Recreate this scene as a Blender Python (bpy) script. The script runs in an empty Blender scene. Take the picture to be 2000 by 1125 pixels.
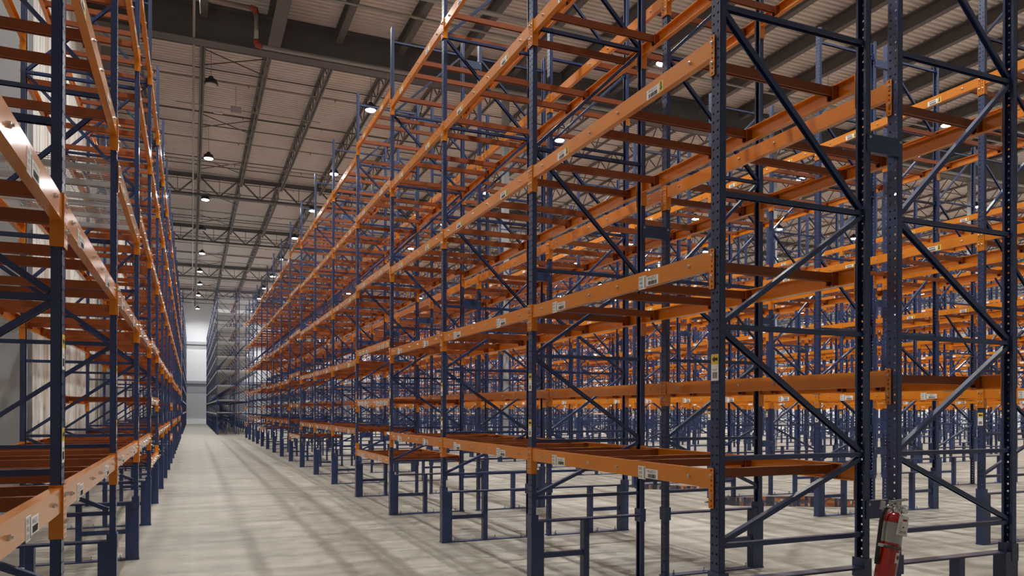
import bpy, math, random
from mathutils import Vector, Matrix
random.seed(7)
sc = bpy.context.scene
COL = sc.collection
PI = math.pi
# ---------------------------------------------------------------- camera, world, exposure
F_PX, YAW, CAM_Z, HORIZON, ROLL = 1468.0, math.radians(23.09), 1.566, 801.0, math.radians(0.157)
cam_data = bpy.data.cameras.new('camera')
cam_data.sensor_width = 36.0
cam_data.lens = F_PX / 2000.0 * 36.0
cam_data.shift_y = (HORIZON - 562.5) / 2000.0
cam_data.clip_start = 0.05
cam_data.clip_end = 400
cam = bpy.data.objects.new('camera', cam_data)
COL.objects.link(cam)
cam.matrix_world = (Matrix.Translation((0, 0, CAM_Z)) @ Matrix.Rotation(-YAW, 4, 'Z')
                    @ Matrix.Rotation(PI / 2, 4, 'X') @ Matrix.Rotation(ROLL, 4, 'Z'))
sc.camera = cam
world = bpy.data.worlds.new('world')
sc.world = world
world.use_nodes = True
world.node_tree.nodes['Background'].inputs[0].default_value = (0.8, 0.85, 1.0, 1)
world.node_tree.nodes['Background'].inputs[1].default_value = 0.05
sc.view_settings.view_transform = 'Standard'
sc.view_settings.look = 'None'
sc.view_settings.exposure = 0.72
sc.view_settings.gamma = 1.0
sc.view_settings.use_curve_mapping = False
try:
    sc.cycles.use_denoising = True
    sc.cycles.max_bounces = 7
    sc.cycles.diffuse_bounces = 5
    sc.cycles.glossy_bounces = 3
    sc.cycles.sample_clamp_indirect = 6.0
    sc.cycles.use_light_tree = True
except Exception:
    pass
LAMP_POWER = 165.0
BAY = 2.515

# ---------------------------------------------------------------- materials
def material(name, color, rough=0.5, metal=0.0, vary=0.0, noise=None, coat=0.0, emit=None, spec=None):
    m = bpy.data.materials.new(name)
    m.use_nodes = True
    nt = m.node_tree
    b = nt.nodes['Principled BSDF']
    b.inputs['Base Color'].default_value = (*color, 1)
    b.inputs['Roughness'].default_value = rough
    b.inputs['Metallic'].default_value = metal
    if spec is not None:
        b.inputs['Specular IOR Level'].default_value = spec
    if coat:
        b.inputs['Coat Weight'].default_value = coat
        b.inputs['Coat Roughness'].default_value = 0.15
    src = None
    if noise:
        scale, amount, stretch = noise
        tc = nt.nodes.new('ShaderNodeTexCoord')
        mp = nt.nodes.new('ShaderNodeMapping')
        mp.inputs['Scale'].default_value = stretch
        nz = nt.nodes.new('ShaderNodeTexNoise')
        nz.inputs['Scale'].default_value = scale
        nz.inputs['Detail'].default_value = 6
        nt.links.new(tc.outputs['Object'], mp.inputs['Vector'])
        nt.links.new(mp.outputs[0], nz.inputs['Vector'])
        mr = nt.nodes.new('ShaderNodeMapRange')
        mr.inputs['From Min'].default_value = 0.3
        mr.inputs['From Max'].default_value = 0.7
        mr.inputs['To Min'].default_value = 1 - amount
        mr.inputs['To Max'].default_value = 1 + amount
        nt.links.new(nz.outputs['Fac'], mr.inputs['Value'])
        src = mr.outputs[0]
    if vary:
        oi = nt.nodes.new('ShaderNodeObjectInfo')
        mr2 = nt.nodes.new('ShaderNodeMapRange')
        mr2.inputs['To Min'].default_value = 1 - vary
        mr2.inputs['To Max'].default_value = 1 + vary
        nt.links.new(oi.outputs['Random'], mr2.inputs['Value'])
        if src is None:
            src = mr2.outputs[0]
        else:
            mu = nt.nodes.new('ShaderNodeMath')
            mu.operation = 'MULTIPLY'
            nt.links.new(src, mu.inputs[0])
            nt.links.new(mr2.outputs[0], mu.inputs[1])
            src = mu.outputs[0]
    if src is not None:
        hs = nt.nodes.new('ShaderNodeHueSaturation')
        hs.inputs['Color'].default_value = (*color, 1)
        nt.links.new(src, hs.inputs['Value'])
        nt.links.new(hs.outputs[0], b.inputs['Base Color'])
    if emit:
        b.inputs['Emission Color'].default_value = (*emit[0], 1)
        b.inputs['Emission Strength'].default_value = emit[1]
    return m

NAVY = material('navy_powder_coat', (0.019, 0.040, 0.122), 0.38, vary=0.15, noise=(3.0, 0.12, (1, 1, 1)), coat=0.25)
ORANGE = material('orange_powder_coat', (0.68, 0.215, 0.005), 0.48, vary=0.06, noise=(2.5, 0.07, (1, 1, 1)), coat=1.0, spec=0.2)
RED_ORANGE_SHADED = material('red_orange_coat_shaded', (0.25, 0.054, 0.005), 0.45, vary=0.08)  # redder cross bar paint, darkened to hold the shade of their undersides
ZINC = material('zinc_plated_steel', (0.62, 0.63, 0.62), 0.3, 0.9)
GALV = material('galvanised_steel', (0.55, 0.56, 0.56), 0.42, 0.6)
WHITE_PAPER = material('white_label_paper', (0.85, 0.85, 0.83), 0.45)
YELLOW_PAPER = material('yellow_label_paper', (0.80, 0.58, 0.08), 0.45)
BLACK_INK = material('black_print', (0.02, 0.02, 0.02), 0.5)
GREY_INK = material('grey_print', (0.22, 0.22, 0.22), 0.5)
STEEL_GREY = material('grey_primer_steel', (0.115, 0.115, 0.12), 0.55, noise=(1.0, 0.1, (1, 1, 1)))
JOIST_GREY = material('grey_joist_paint', (0.13, 0.13, 0.135), 0.55)
PIPE_GREY = material('steel_sprinkler_pipe', (0.36, 0.35, 0.33), 0.4, 0.3)
RED_FITTING = material('red_pipe_fitting', (0.30, 0.055, 0.03), 0.5)
DECK = material('galvanised_roof_deck', (0.74, 0.72, 0.70), 0.48, 0.0, noise=(0.6, 0.1, (1, 0.3, 1)))
COLUMN_GREY = material('grey_column_paint', (0.33, 0.34, 0.355), 0.5)
TRIM_GREY = material('grey_wall_trim', (0.33, 0.35, 0.40), 0.5)
DARK_PLASTIC = material('black_rubber', (0.012, 0.012, 0.013), 0.5)
RED_PAINT = material('red_gloss_paint', (0.42, 0.012, 0.008), 0.22, coat=0.5)
CHROME = material('chrome', (0.7, 0.7, 0.7), 0.15, 1.0)
STRAP = material('grey_strap', (0.10, 0.10, 0.10), 0.5)
SILVER_LABEL = material('silver_label', (0.42, 0.42, 0.40), 0.4, 0.2)
LENS_ON = material('lit_lamp_lens', (1, 1, 1), 0.4, emit=((1.0, 0.98, 0.94), 60.0))
LENS_OFF = material('unlit_lamp_lens', (0.55, 0.55, 0.54), 0.4)
LAMP_BODY = material('black_lamp_housing', (0.03, 0.03, 0.032), 0.45)
DECK_PALE = material('pale_painted_deck', (0.50, 0.51, 0.51), 0.5)
WATER = material('water_film', (0.05, 0.045, 0.035), 0.03, spec=0.9)

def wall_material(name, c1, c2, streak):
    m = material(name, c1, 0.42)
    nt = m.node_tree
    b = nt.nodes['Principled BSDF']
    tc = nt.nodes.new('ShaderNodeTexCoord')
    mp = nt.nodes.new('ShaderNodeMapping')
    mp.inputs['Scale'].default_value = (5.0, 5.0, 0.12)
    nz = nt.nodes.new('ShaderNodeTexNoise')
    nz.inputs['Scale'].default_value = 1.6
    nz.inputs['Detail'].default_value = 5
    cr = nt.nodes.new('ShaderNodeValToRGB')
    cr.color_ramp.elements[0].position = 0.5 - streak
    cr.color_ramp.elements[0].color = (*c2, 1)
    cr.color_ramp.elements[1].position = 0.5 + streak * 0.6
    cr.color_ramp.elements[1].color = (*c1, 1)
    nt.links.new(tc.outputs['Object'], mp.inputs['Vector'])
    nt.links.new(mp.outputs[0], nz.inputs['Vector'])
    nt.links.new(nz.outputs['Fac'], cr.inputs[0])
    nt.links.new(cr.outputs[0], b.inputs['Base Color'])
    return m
WALL_PANEL = wall_material('white_ribbed_panel', (0.74, 0.73, 0.70), (0.50, 0.45, 0.39), 0.14)  # vertical brown streaks paint in shadows and reflections, with some wear
WALL_FAR = material('white_wall_panel', (0.80, 0.84, 0.90), 0.5)
WALL_GREY = material('light_grey_wall_panel', (0.46, 0.48, 0.52), 0.5)

def floor_material():
    m = material('polished_concrete', (0.5, 0.48, 0.44), 0.42)
    nt = m.node_tree
    b = nt.nodes['Principled BSDF']
    tc = nt.nodes.new('ShaderNodeTexCoord')
    n1 = nt.nodes.new('ShaderNodeTexNoise'); n1.inputs['Scale'].default_value = 0.55; n1.inputs['Detail'].default_value = 9
    n1.inputs['Roughness'].default_value = 0.62
    n2 = nt.nodes.new('ShaderNodeTexNoise'); n2.inputs['Scale'].default_value = 6.0; n2.inputs['Detail'].default_value = 6
    n3 = nt.nodes.new('ShaderNodeTexNoise'); n3.inputs['Scale'].default_value = 45.0; n3.inputs['Detail'].default_value = 2
    cr = nt.nodes.new('ShaderNodeValToRGB')
    cr.color_ramp.elements[0].position = 0.32; cr.color_ramp.elements[0].color = (0.24, 0.222, 0.18, 1)
    cr.color_ramp.elements[1].position = 0.68; cr.color_ramp.elements[1].color = (0.385, 0.365, 0.315, 1)
    for n in (n1, n2, n3):
        nt.links.new(tc.outputs['Object'], n.inputs['Vector'])
    a = nt.nodes.new('ShaderNodeMath'); a.operation = 'MULTIPLY_ADD'
    a.inputs[1].default_value = 0.35
    nt.links.new(n2.outputs['Fac'], a.inputs[0])
    s = nt.nodes.new('ShaderNodeMath'); s.operation = 'MULTIPLY'; s.inputs[1].default_value = 0.65
    nt.links.new(n1.outputs['Fac'], s.inputs[0])
    nt.links.new(s.outputs[0], a.inputs[2])
    nt.links.new(a.outputs[0], cr.inputs[0])
    # sparse dark specks
    lt = nt.nodes.new('ShaderNodeMath'); lt.operation = 'GREATER_THAN'; lt.inputs[1].default_value = 0.76
    nt.links.new(n3.outputs['Fac'], lt.inputs[0])
    mx = nt.nodes.new('ShaderNodeMix'); mx.data_type = 'RGBA'
    nt.links.new(lt.outputs[0], mx.inputs[0])
    nt.links.new(cr.outputs[0], mx.inputs[6])
    mx.inputs[7].default_value = (0.30, 0.26, 0.21, 1)
    mp = nt.nodes.new('ShaderNodeMapping'); mp.inputs['Scale'].default_value = (0.7, 3.2, 1)  # streaks across the aisle paint in cross bar shadow bands, plus mild stains
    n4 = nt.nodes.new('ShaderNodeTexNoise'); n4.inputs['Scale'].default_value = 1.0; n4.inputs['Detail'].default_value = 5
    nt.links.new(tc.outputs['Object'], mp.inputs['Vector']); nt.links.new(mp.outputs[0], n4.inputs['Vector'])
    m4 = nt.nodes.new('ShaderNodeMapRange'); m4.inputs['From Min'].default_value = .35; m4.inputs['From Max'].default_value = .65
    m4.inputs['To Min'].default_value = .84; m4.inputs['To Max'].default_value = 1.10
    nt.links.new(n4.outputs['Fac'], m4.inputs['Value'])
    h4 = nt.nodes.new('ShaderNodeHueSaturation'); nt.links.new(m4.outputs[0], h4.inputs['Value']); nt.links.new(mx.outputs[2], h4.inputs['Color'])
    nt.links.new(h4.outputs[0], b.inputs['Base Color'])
    mr = nt.nodes.new('ShaderNodeMapRange')
    mr.inputs['To Min'].default_value = 0.34; mr.inputs['To Max'].default_value = 0.62
    nt.links.new(n1.outputs['Fac'], mr.inputs['Value'])
    nt.links.new(mr.outputs[0], b.inputs['Roughness'])
    bp = nt.nodes.new('ShaderNodeBump'); bp.inputs['Strength'].default_value = 0.06; bp.inputs['Distance'].default_value = 0.01
    nt.links.new(n2.outputs['Fac'], bp.inputs['Height'])
    nt.links.new(bp.outputs[0], b.inputs['Normal'])
    return m
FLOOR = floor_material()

# ---------------------------------------------------------------- mesh helpers
class MB:
    def __init__(self):
        self.v = []; self.f = []; self.m = []; self.mats = []
    def mi(self, mat):
        if mat not in self.mats:
            self.mats.append(mat)
        return self.mats.index(mat)
    def poly(self, verts, faces, mat):
        o = len(self.v); k = self.mi(mat)
        self.v.extend(verts)
        for f in faces:
            self.f.append(tuple(i + o for i in f)); self.m.append(k)
    def box(self, x0, x1, y0, y1, z0, z1, mat):
        self.poly([(x0, y0, z0), (x1, y0, z0), (x1, y1, z0), (x0, y1, z0), (x0, y0, z1), (x1, y0, z1), (x1, y1, z1), (x0, y1, z1)],
                  [(0, 3, 2, 1), (4, 5, 6, 7), (0, 1, 5, 4), (1, 2, 6, 5), (2, 3, 7, 6), (3, 0, 4, 7)], mat)
    def obox(self, p0, p1, side, w, up, h, mat, so=0.0, uo=0.0):
        """box along p0-p1, w wide along side, h high along up, offset so/uo"""
        s = Vector(side); u = Vector(up); a = Vector(p0); b = Vector(p1)
        vs = []
        for p in (a, b):
            for ds, du in ((-.5, -.5), (.5, -.5), (.5, .5), (-.5, .5)):
                vs.append(tuple(p + s * (ds * w + so) + u * (du * h + uo)))
        self.poly(vs, [(0, 3, 2, 1), (4, 5, 6, 7), (0, 1, 5, 4), (1, 2, 6, 5), (2, 3, 7, 6), (3, 0, 4, 7)], mat)
    def bar(self, p0, p1, w, h, mat, upref=(0, 0, 1)):
        d = (Vector(p1) - Vector(p0)).normalized()
        s = d.cross(Vector(upref))
        if s.length < 1e-4:
            s = d.cross(Vector((0, 1, 0)))
        s.normalize(); u = s.cross(d)
        self.obox(p0, p1, s, w, u, h, mat)
    def channel(self, p0, p1, side, w, up, h, t, mat):
        """channel with its web on the +up side, lips pointing to -up"""
        s = Vector(side); u = Vector(up)
        self.obox(p0, p1, s, w, u, t, mat, 0, h / 2 - t / 2)
        self.obox(p0, p1, s, t, u, h - t, mat, w / 2 - t / 2, -t / 2)
        self.obox(p0, p1, s, t, u, h - t, mat, -w / 2 + t / 2, -t / 2)
    def tube(self, pts, r, mat, n=10, caps=True):
        rings = []
        pts = [Vector(p) for p in pts]
        prev = None
        vs = []
        for i, p in enumerate(pts):
            d = (pts[min(i + 1, len(pts) - 1)] - pts[max(i - 1, 0)]).normalized()
            if prev is None:
                a = d.cross(Vector((0, 0, 1)))
                if a.length < 1e-3: a = d.cross(Vector((0, 1, 0)))
            else:
                a = prev - d * prev.dot(d)
            a.normalize(); prev = a
            b = d.cross(a)
            rr = r[i] if isinstance(r, (list, tuple)) else r
            for k in range(n):
                t = 2 * PI * k / n
                vs.append(tuple(p + a * (math.cos(t) * rr) + b * (math.sin(t) * rr)))
        fs = []
        for i in range(len(pts) - 1):
            for k in range(n):
                fs.append((i * n + k, i * n + (k + 1) % n, (i + 1) * n + (k + 1) % n, (i + 1) * n + k))
        if caps:
            fs.append(tuple(reversed(range(n)))); fs.append(tuple(range((len(pts) - 1) * n, len(pts) * n)))
        self.poly(vs, fs, mat)
    def lathe(self, prof, mat, center=(0, 0, 0), n=24, bands=None):
        cx, cy, cz = center
        o = len(self.v)
        for r, z in prof:
            for k in range(n):
                t = 2 * PI * k / n
                self.v.append((cx + r * math.cos(t), cy + r * math.sin(t), cz + z))
        for i in range(len(prof) - 1):
            mm = self.mi(bands[i] if bands else mat)
            for k in range(n):
                self.f.append((o + i * n + k, o + i * n + (k + 1) % n, o + (i + 1) * n + (k + 1) % n, o + (i + 1) * n + k)); self.m.append(mm)
    def mesh(self, name, smooth=False):
        me = bpy.data.meshes.new(name)
        me.from_pydata(self.v, [], self.f)
        for mt in self.mats: me.materials.append(mt)
        me.polygons.foreach_set('material_index', self.m)
        if smooth:
            me.polygons.foreach_set('use_smooth', [True] * len(self.f))
        me.update()
        return me

def perforated(mb, x0, x1, ycols, hw, z0, n, pitch, r, mat):
    """plate between planes x0 and x1, with one round hole per cell; cells hw*2 wide, pitch high"""
    for yc in ycols:
        for i in range(n):
            zc = z0 + (i + .5) * pitch
            oct_ = []; sq = []
            for k in range(8):
                t = 2 * PI * k / 8
                oct_.append((yc + r * math.cos(t), zc + r * math.sin(t)))
            hh = pitch / 2
            sq = [(yc + hw, zc), (yc + hw, zc + hh), (yc, zc + hh), (yc - hw, zc + hh), (yc - hw, zc), (yc - hw, zc - hh), (yc, zc - hh), (yc + hw, zc - hh)]
            vs = [(x0, a, b) for a, b in sq] + [(x0, a, b) for a, b in oct_] + [(x1, a, b) for a, b in sq] + [(x1, a, b) for a, b in oct_]
            fs = []
            for k in range(8):
                k2 = (k + 1) % 8
                fs.append((k, 8 + k, 8 + k2, k2))
                fs.append((16 + k, 16 + k2, 24 + k2, 24 + k))
                fs.append((8 + k, 24 + k, 24 + k2, 8 + k2))
            mb.poly(vs, fs, mat)

def link(name, data, parent=None, loc=(0, 0, 0), rz=0.0):
    o = bpy.data.objects.new(name, data)
    COL.objects.link(o)
    o.location = loc
    if rz: o.rotation_euler = (0, 0, rz)
    if parent is not None: o.parent = parent
    return o
def tag(o, label=None, cat=None, group=None, kind=None):
    if label: o['label'] = label
    if cat: o['category'] = cat
    if group: o['group'] = group
    if kind: o['kind'] = kind
    return o
def structure(name, mb, label=None):
    o = link(name, mb.mesh(name) if isinstance(mb, MB) else mb)
    return tag(o, label, kind='structure')
ORD = ['zeroth', 'first', 'second', 'third', 'fourth', 'fifth', 'sixth', 'seventh', 'eighth', 'ninth', 'tenth', 'eleventh', 'twelfth',
       'thirteenth', 'fourteenth', 'fifteenth', 'sixteenth', 'seventeenth', 'eighteenth', 'nineteenth', 'twentieth', 'twenty-first',
       'twenty-second', 'twenty-third', 'twenty-fourth', 'twenty-fifth', 'twenty-sixth', 'twenty-seventh', 'twenty-eighth', 'twenty-ninth', 'thirtieth']
ORD += ['thirty-' + ORD[i] for i in range(1, 10)] + ['fortieth'] + ['forty-' + ORD[i] for i in range(1, 10)]
def cam_z(x, y): return x * math.sin(YAW) + y * math.cos(YAW)
def in_view(x, y, z0, z1, margin=140):
    Z = cam_z(x, y)
    if Z < 0.6: return False
    px = 1000 + F_PX * (x * math.cos(YAW) - y * math.sin(YAW)) / Z
    ya = HORIZON + F_PX * (CAM_Z - z1) / Z
    yb = HORIZON + F_PX * (CAM_Z - z0) / Z
    return -margin < px < 2000 + margin and ya < 1125 + 60 and yb > -60

# ---------------------------------------------------------------- building shell
XL, XR, YN, YF = -2.75, 74.0, -14.0, 88.0
DECK_Z, GIRDER_Z = 13.3, 12.15
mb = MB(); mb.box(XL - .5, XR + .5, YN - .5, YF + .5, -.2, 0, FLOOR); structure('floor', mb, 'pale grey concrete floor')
mb = MB()                                                        # corrugated deck, ribs across the building
y = YN; prof = []
while y < YF:
    prof += [(y, DECK_Z), (y + .09, DECK_Z), (y + .105, DECK_Z + .075), (y + .185, DECK_Z + .075)]
    y += .2
vs = []
for py, pz in prof: vs += [(XL, py, pz), (XR, py, pz)]
mb.poly(vs, [(2 * i, 2 * i + 1, 2 * i + 3, 2 * i + 2) for i in range(len(prof) - 1)], DECK)
mb.box(XL, XR, YN, YF, DECK_Z + .2, DECK_Z + .3, DECK)
structure('ceiling', mb, 'corrugated metal roof deck')
mb = MB()                                                        # left wall: ribbed white panels
y = YN; prof = []
while y < YF:
    prof += [(y, XL), (y + .17, XL), (y + .19, XL + .03), (y + .23, XL + .03), (y + .25, XL)]
    y += .30
vs = []
for py, px in prof: vs += [(px, py, 0), (px, py, DECK_Z)]
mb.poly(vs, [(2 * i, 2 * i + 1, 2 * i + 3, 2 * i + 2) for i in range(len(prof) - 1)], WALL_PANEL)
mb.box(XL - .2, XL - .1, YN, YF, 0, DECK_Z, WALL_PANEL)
structure('wall_left', mb, 'white ribbed metal wall')
mb = MB(); mb.box(XL, XR, YF, YF + .2, 3.33, DECK_Z, WALL_FAR)
mb.box(XL, XR, YF, YF + .2, 0, 3.33, WALL_GREY)
mb.box(XL, XR, YF - .02, YF, 8.08, 8.55, WALL_GREY)
mb.box(XL, XR, YF - .02, YF, 3.33, 4.32, TRIM_GREY)
structure('wall_far', mb, 'white panelled end wall')
mb = MB(); mb.box(XL, XR, YF - .16, YF - .02, 8.55, 8.85, WALL_GREY); structure('trim_1', mb)
mb = MB(); mb.box(XL, XR, YF - .16, YF - .02, 4.32, 4.62, TRIM_GREY); structure('trim_2', mb)
mb = MB(); mb.box(XL, XR, YF - .12, YF, .0, .5, WALL_FAR); structure('baseboard_far', mb)
mb = MB(); mb.box(XR, XR + .2, YN, YF, 0, DECK_Z, WALL_FAR); structure('wall_right', mb)
mb = MB(); mb.box(XL, XR, YN - .2, YN, 0, DECK_Z, WALL_FAR); structure('wall_near', mb)

# ---------------------------------------------------------------- steel roof frame
GIRDERS = [40.3, 51.4, 65.2, 78.7]
JX = [.30 + 1.92 * k for k in range(-1, 38)]
def ibeam(mb, p0, p1, depth, fl, mat, tw=.02, tf=.03):
    a = Vector(p0); b = Vector(p1)                              # p = centre of the bottom flange underside
    d = (b - a).normalized(); s = d.cross(Vector((0, 0, 1))).normalized(); u = Vector((0, 0, 1))
    mb.obox(a, b, s, fl, u, tf, mat, 0, tf / 2)
    mb.obox(a, b, s, fl, u, tf, mat, 0, depth - tf / 2)
    mb.obox(a, b, s, tw, u, depth - 2 * tf, mat, 0, depth / 2)
mb = MB(); ibeam(mb, (XL + .04, 23.6, 12.2), (XR - .02, 23.6, 12.2), DECK_Z - 12.2 - .03, .42, STEEL_GREY)
tag(link('steel_girder', mb.mesh('steel_girder')), 'deep solid grey steel girder crossing under the roof deck', 'girder')
mb = MB(); ibeam(mb, (XL + .04, 8.5, 12.2), (XR - .02, 8.5, 12.2), DECK_Z - 12.2 - .03, .42, STEEL_GREY)
tag(link('steel_girder', mb.mesh('steel_girder')), 'plain grey steel girder overhead at the near end of the hall', 'girder')
deep = MB(); ibeam(deep, (0, 8.8, 12.3), (0, 23.35, 12.3), DECK_Z - 12.33, .36, STEEL_GREY); deep = deep.mesh('roof_beam')
slim = MB(); ibeam(slim, (0, 8.8, 12.82), (0, 23.35, 12.82), DECK_Z - 12.85, .20, STEEL_GREY); slim = slim.mesh('roof_beam')
for k, x in enumerate(JX):
    if x > 34: break
    big = (k == 2)
    n = ORD[k + 1]
    tag(link('roof_beam', deep if big else slim, None, (x, 0, 0)),
        'heavy wide-flange roof beam running along the building, ending at solid girder' if big else
        f'slim grey roof beam before the solid girder, {n} from the side wall', 'roof beam', 'solid roof beams before the girder')
# cross trusses
def truss_meshes():
    span = 11.52
    zt, zb = DECK_Z - .10, GIRDER_Z
    top = MB(); top.box(0, span, -.10, .10, zt - .10, zt, JOIST_GREY); top.box(0, span, -.012, .012, zt - .2, zt - .1, JOIST_GREY)
    bot = MB(); bot.box(0, span, -.10, -.01, zb, zb + .015, JOIST_GREY); bot.box(0, span, .01, .10, zb, zb + .015, JOIST_GREY)
    bot.box(0, span, -.025, -.010, zb, zb + .11, JOIST_GREY); bot.box(0, span, .010, .025, zb, zb + .11, JOIST_GREY)
    web = MB()
    for k in range(6):
        x0 = k * 1.92
        web.bar((x0 + .05, 0, zt - .1), (x0 + .96, 0, zb + .05), .07, .07, JOIST_GREY)
        web.bar((x0 + .96, 0, zb + .05), (x0 + 1.87, 0, zt - .1), .07, .07, JOIST_GREY)
        web.bar((x0 + .96, 0, zb + .05), (x0 + .96, 0, zt - .1), .03, .03, JOIST_GREY)
    return top.mesh('top_chord'), bot.mesh('bottom_chord'), web.mesh('web_bracing')
TM = truss_meshes()
for gi, gy in enumerate(GIRDERS):
    for k in range(6):
        x0 = JX[0] + 11.52 * k - 1.1 * (k == 0)
        x0 = JX[0] + 11.52 * k
        r = link('joist_girder', None, None, (x0, gy, 0))
        tag(r, f'grey joist girder truss, {ORD[k+1]} span from side wall, {ORD[gi+1]} line beyond solid girder', 'roof truss', 'joist girder trusses across the roof')
        link('top_chord', TM[0], r); link('bottom_chord', TM[1], r); link('web_bracing', TM[2], r)
# joists
def joist_meshes(L):
    zt, zb = DECK_Z - .006, 12.62
    t = MB(); t.box(-.07, -.012, 0, L, zt - .05, zt, JOIST_GREY); t.box(.012, .07, 0, L, zt - .05, zt, JOIST_GREY)
    b = MB(); b.box(-.075, -.012, .5, L - .5, zb, zb + .012, JOIST_GREY); b.box(.012, .075, .5, L - .5, zb, zb + .012, JOIST_GREY)
    b.box(-.022, -.012, .5, L - .5, zb, zb + .06, JOIST_GREY); b.box(.012, .022, .5, L - .5, zb, zb + .05, JOIST_GREY)
    w = MB(); n = max(2, int(L / 1.15)); p = L / n
    for i in range(n):
        w.bar((0, i * p, zt - .03), (0, (i + .5) * p, zb + .02), .035, .035, JOIST_GREY, (1, 0, 0))
        w.bar((0, (i + .5) * p, zb + .02), (0, (i + 1) * p, zt - .03), .035, .035, JOIST_GREY, (1, 0, 0))
    return t.mesh('top_chord'), b.mesh('bottom_chord'), w.mesh('web_bracing')
LINES = [23.6] + GIRDERS + [YF]
PLACE = ['between solid girder and first truss line', 'between first and second truss lines', 'between second and third truss lines',
         'between third and fourth truss lines', 'between last truss line and end wall']
for si in range(5):
    ya, yb = LINES[si] + .12, LINES[si + 1] - .12
    JM = joist_meshes(yb - ya)
    for k, x in enumerate(JX):
        r = link('steel_joist', None, None, (x, ya, 0))
        tag(r, f'grey open-web joist, {ORD[k+1]} from side wall, {PLACE[si]}', 'roof joist', 'open web joists under the roof deck')
        link('top_chord', JM[0], r); link('bottom_chord', JM[1], r); link('web_bracing', JM[2], r)
# bridging lines and cross bridging
by = MB(); by.box(XL, XR, -.02, .02, 0, .035, JOIST_GREY); by = by.mesh('bridging_bar')
yy = 24.9; k = 0
while yy < YF:
    if min(abs(yy - g) for g in GIRDERS) > .5:
        k += 1
        tag(link('bridging_bar', by, None, (0, yy, 12.66 if k % 2 else 13.16)), f'thin dark bridging bar across the joists, {ORD[k]} beyond the solid girder', 'bridging bar', 'bridging bars across the joists')
    yy += 2.75
cb = MB()
cb.bar((0, 0, 12.66), (1.92, 0, 13.2), .03, .03, JOIST_GREY); cb.bar((0, 0, 13.2), (1.92, .05, 12.66), .03, .03, JOIST_GREY)
cb = cb.mesh('cross_bridging')
for i, yy in enumerate((26.2, 32.0, 37.6, 43.2, 48.5, 54.5, 59.5, 63.5, 69.5, 74.5)):
    tag(link('cross_bridging', cb, None, (JX[1], yy, 0)), f'crossed steel bracing rods between joists over the main aisle, {ORD[i+1]} pair', 'cross bracing', 'crossed bracing rods over the main aisle')
# sprinkler pipes
def pipe(name, pts, r, label, group=None, mat=PIPE_GREY):
    m = MB(); m.tube(pts, r, mat, 12)
    return tag(link(name, m.mesh(name, True)), label, 'pipe', group)
pipe('sprinkler_pipe', [(.035, -5, 12.25), (.035, 86, 12.25)], .034, 'thin steel pipe running straight down the main aisle under the roof', None)
sp = MB(); sp.tube([(XL, 0, 0), (60, 0, 0)], .028, PIPE_GREY, 8)
for i in range(20): sp.box(-1.2 + i * 3.0, -1.17 + i * 3.0, -.015, .015, -.09, .0, RED_FITTING)
sp = sp.mesh('sprinkler_pipe', True)
k = 0; yy = 27.9
while yy < YF - 1:
    k += 1
    tag(link('sprinkler_pipe', sp, None, (0, yy, 12.92)), f'slim sprinkler branch pipe with small heads, {ORD[k]} beyond the solid girder', 'pipe', 'sprinkler branch pipes across the roof')
    yy += 3.1
r = link('sprinkler_main', None, None, (0, 0, 0)); tag(r, 'grey sprinkler main with red elbows dropping under the solid girder', 'pipe')
m = MB(); m.tube([(-2.6, 22.5, 12.95), (1.55, 22.5, 12.95)], .062, PIPE_GREY, 14)
m.tube([(1.66, 22.5, 12.84), (1.66, 22.5, 12.02)], .062, PIPE_GREY, 14); m.tube([(1.78, 22.5, 11.90), (40, 22.5, 11.90)], .062, PIPE_GREY, 14)
link('pipe_run', m.mesh('pipe_run', True), r)
for (a, b, c) in (((1.5, 12.95), (1.64, 12.93), (1.66, 12.79)), ((1.66, 12.06), (1.68, 11.92), (1.82, 11.90))):
    m = MB(); m.tube([(a[0], 22.5, a[1]), ((a[0] + b[0]) / 2, 22.5, (a[1] + b[1]) / 2), (b[0], 22.5, b[1]), ((c[0] + b[0]) / 2, 22.5, (c[1] + b[1]) / 2), (c[0], 22.5, c[1])], [.085, .08, .08, .08, .085], RED_FITTING, 14)
    link('elbow', m.mesh('elbow', True), r)
pipe('sprinkler_pipe', [(2.4, 18.6, 12.1), (45, 18.6, 12.1)], .06, 'steel pipe crossing under the roof before the solid girder, above the racks')
pipe('sprinkler_pipe', [(-2.6, 20.8, 12.75), (45, 20.8, 12.75)], .035, 'thin pipe just before the solid girder, above the red elbows')
# hanging cable coil and small emergency fixture
m = MB(); m.tube([(.40 + .30 * math.cos(t * .52), 19.0 + .05 * t / 10, 12.3 + .28 * math.sin(t * .52)) for t in range(26)] + [(.15, 19.1, 11.9), (.13, 19.2, 11.5), (.17, 19.4, 11.0)], .012, WHITE_PAPER, 6)
tag(link('cable_coil', m.mesh('cable_coil', True)), 'loop of pale cable hanging beside the aisle roof beam', 'cable')
m = MB(); m.box(-.18, .18, -.08, .08, 0, .22, WALL_GREY); m.box(-.75, -.45, -.05, .05, -.1, -.03, WHITE_PAPER); m.box(-2.0, 3.0, -.015, .015, .1, .13, PIPE_GREY); m.box(-.01, .01, -.01, .01, .2, .985, PIPE_GREY)
tag(link('junction_box', m.mesh('junction_box'), None, (1.45, 29.0, 12.3)), 'pale junction box and small fixture on thin conduit over the aisle', 'junction box')

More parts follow.
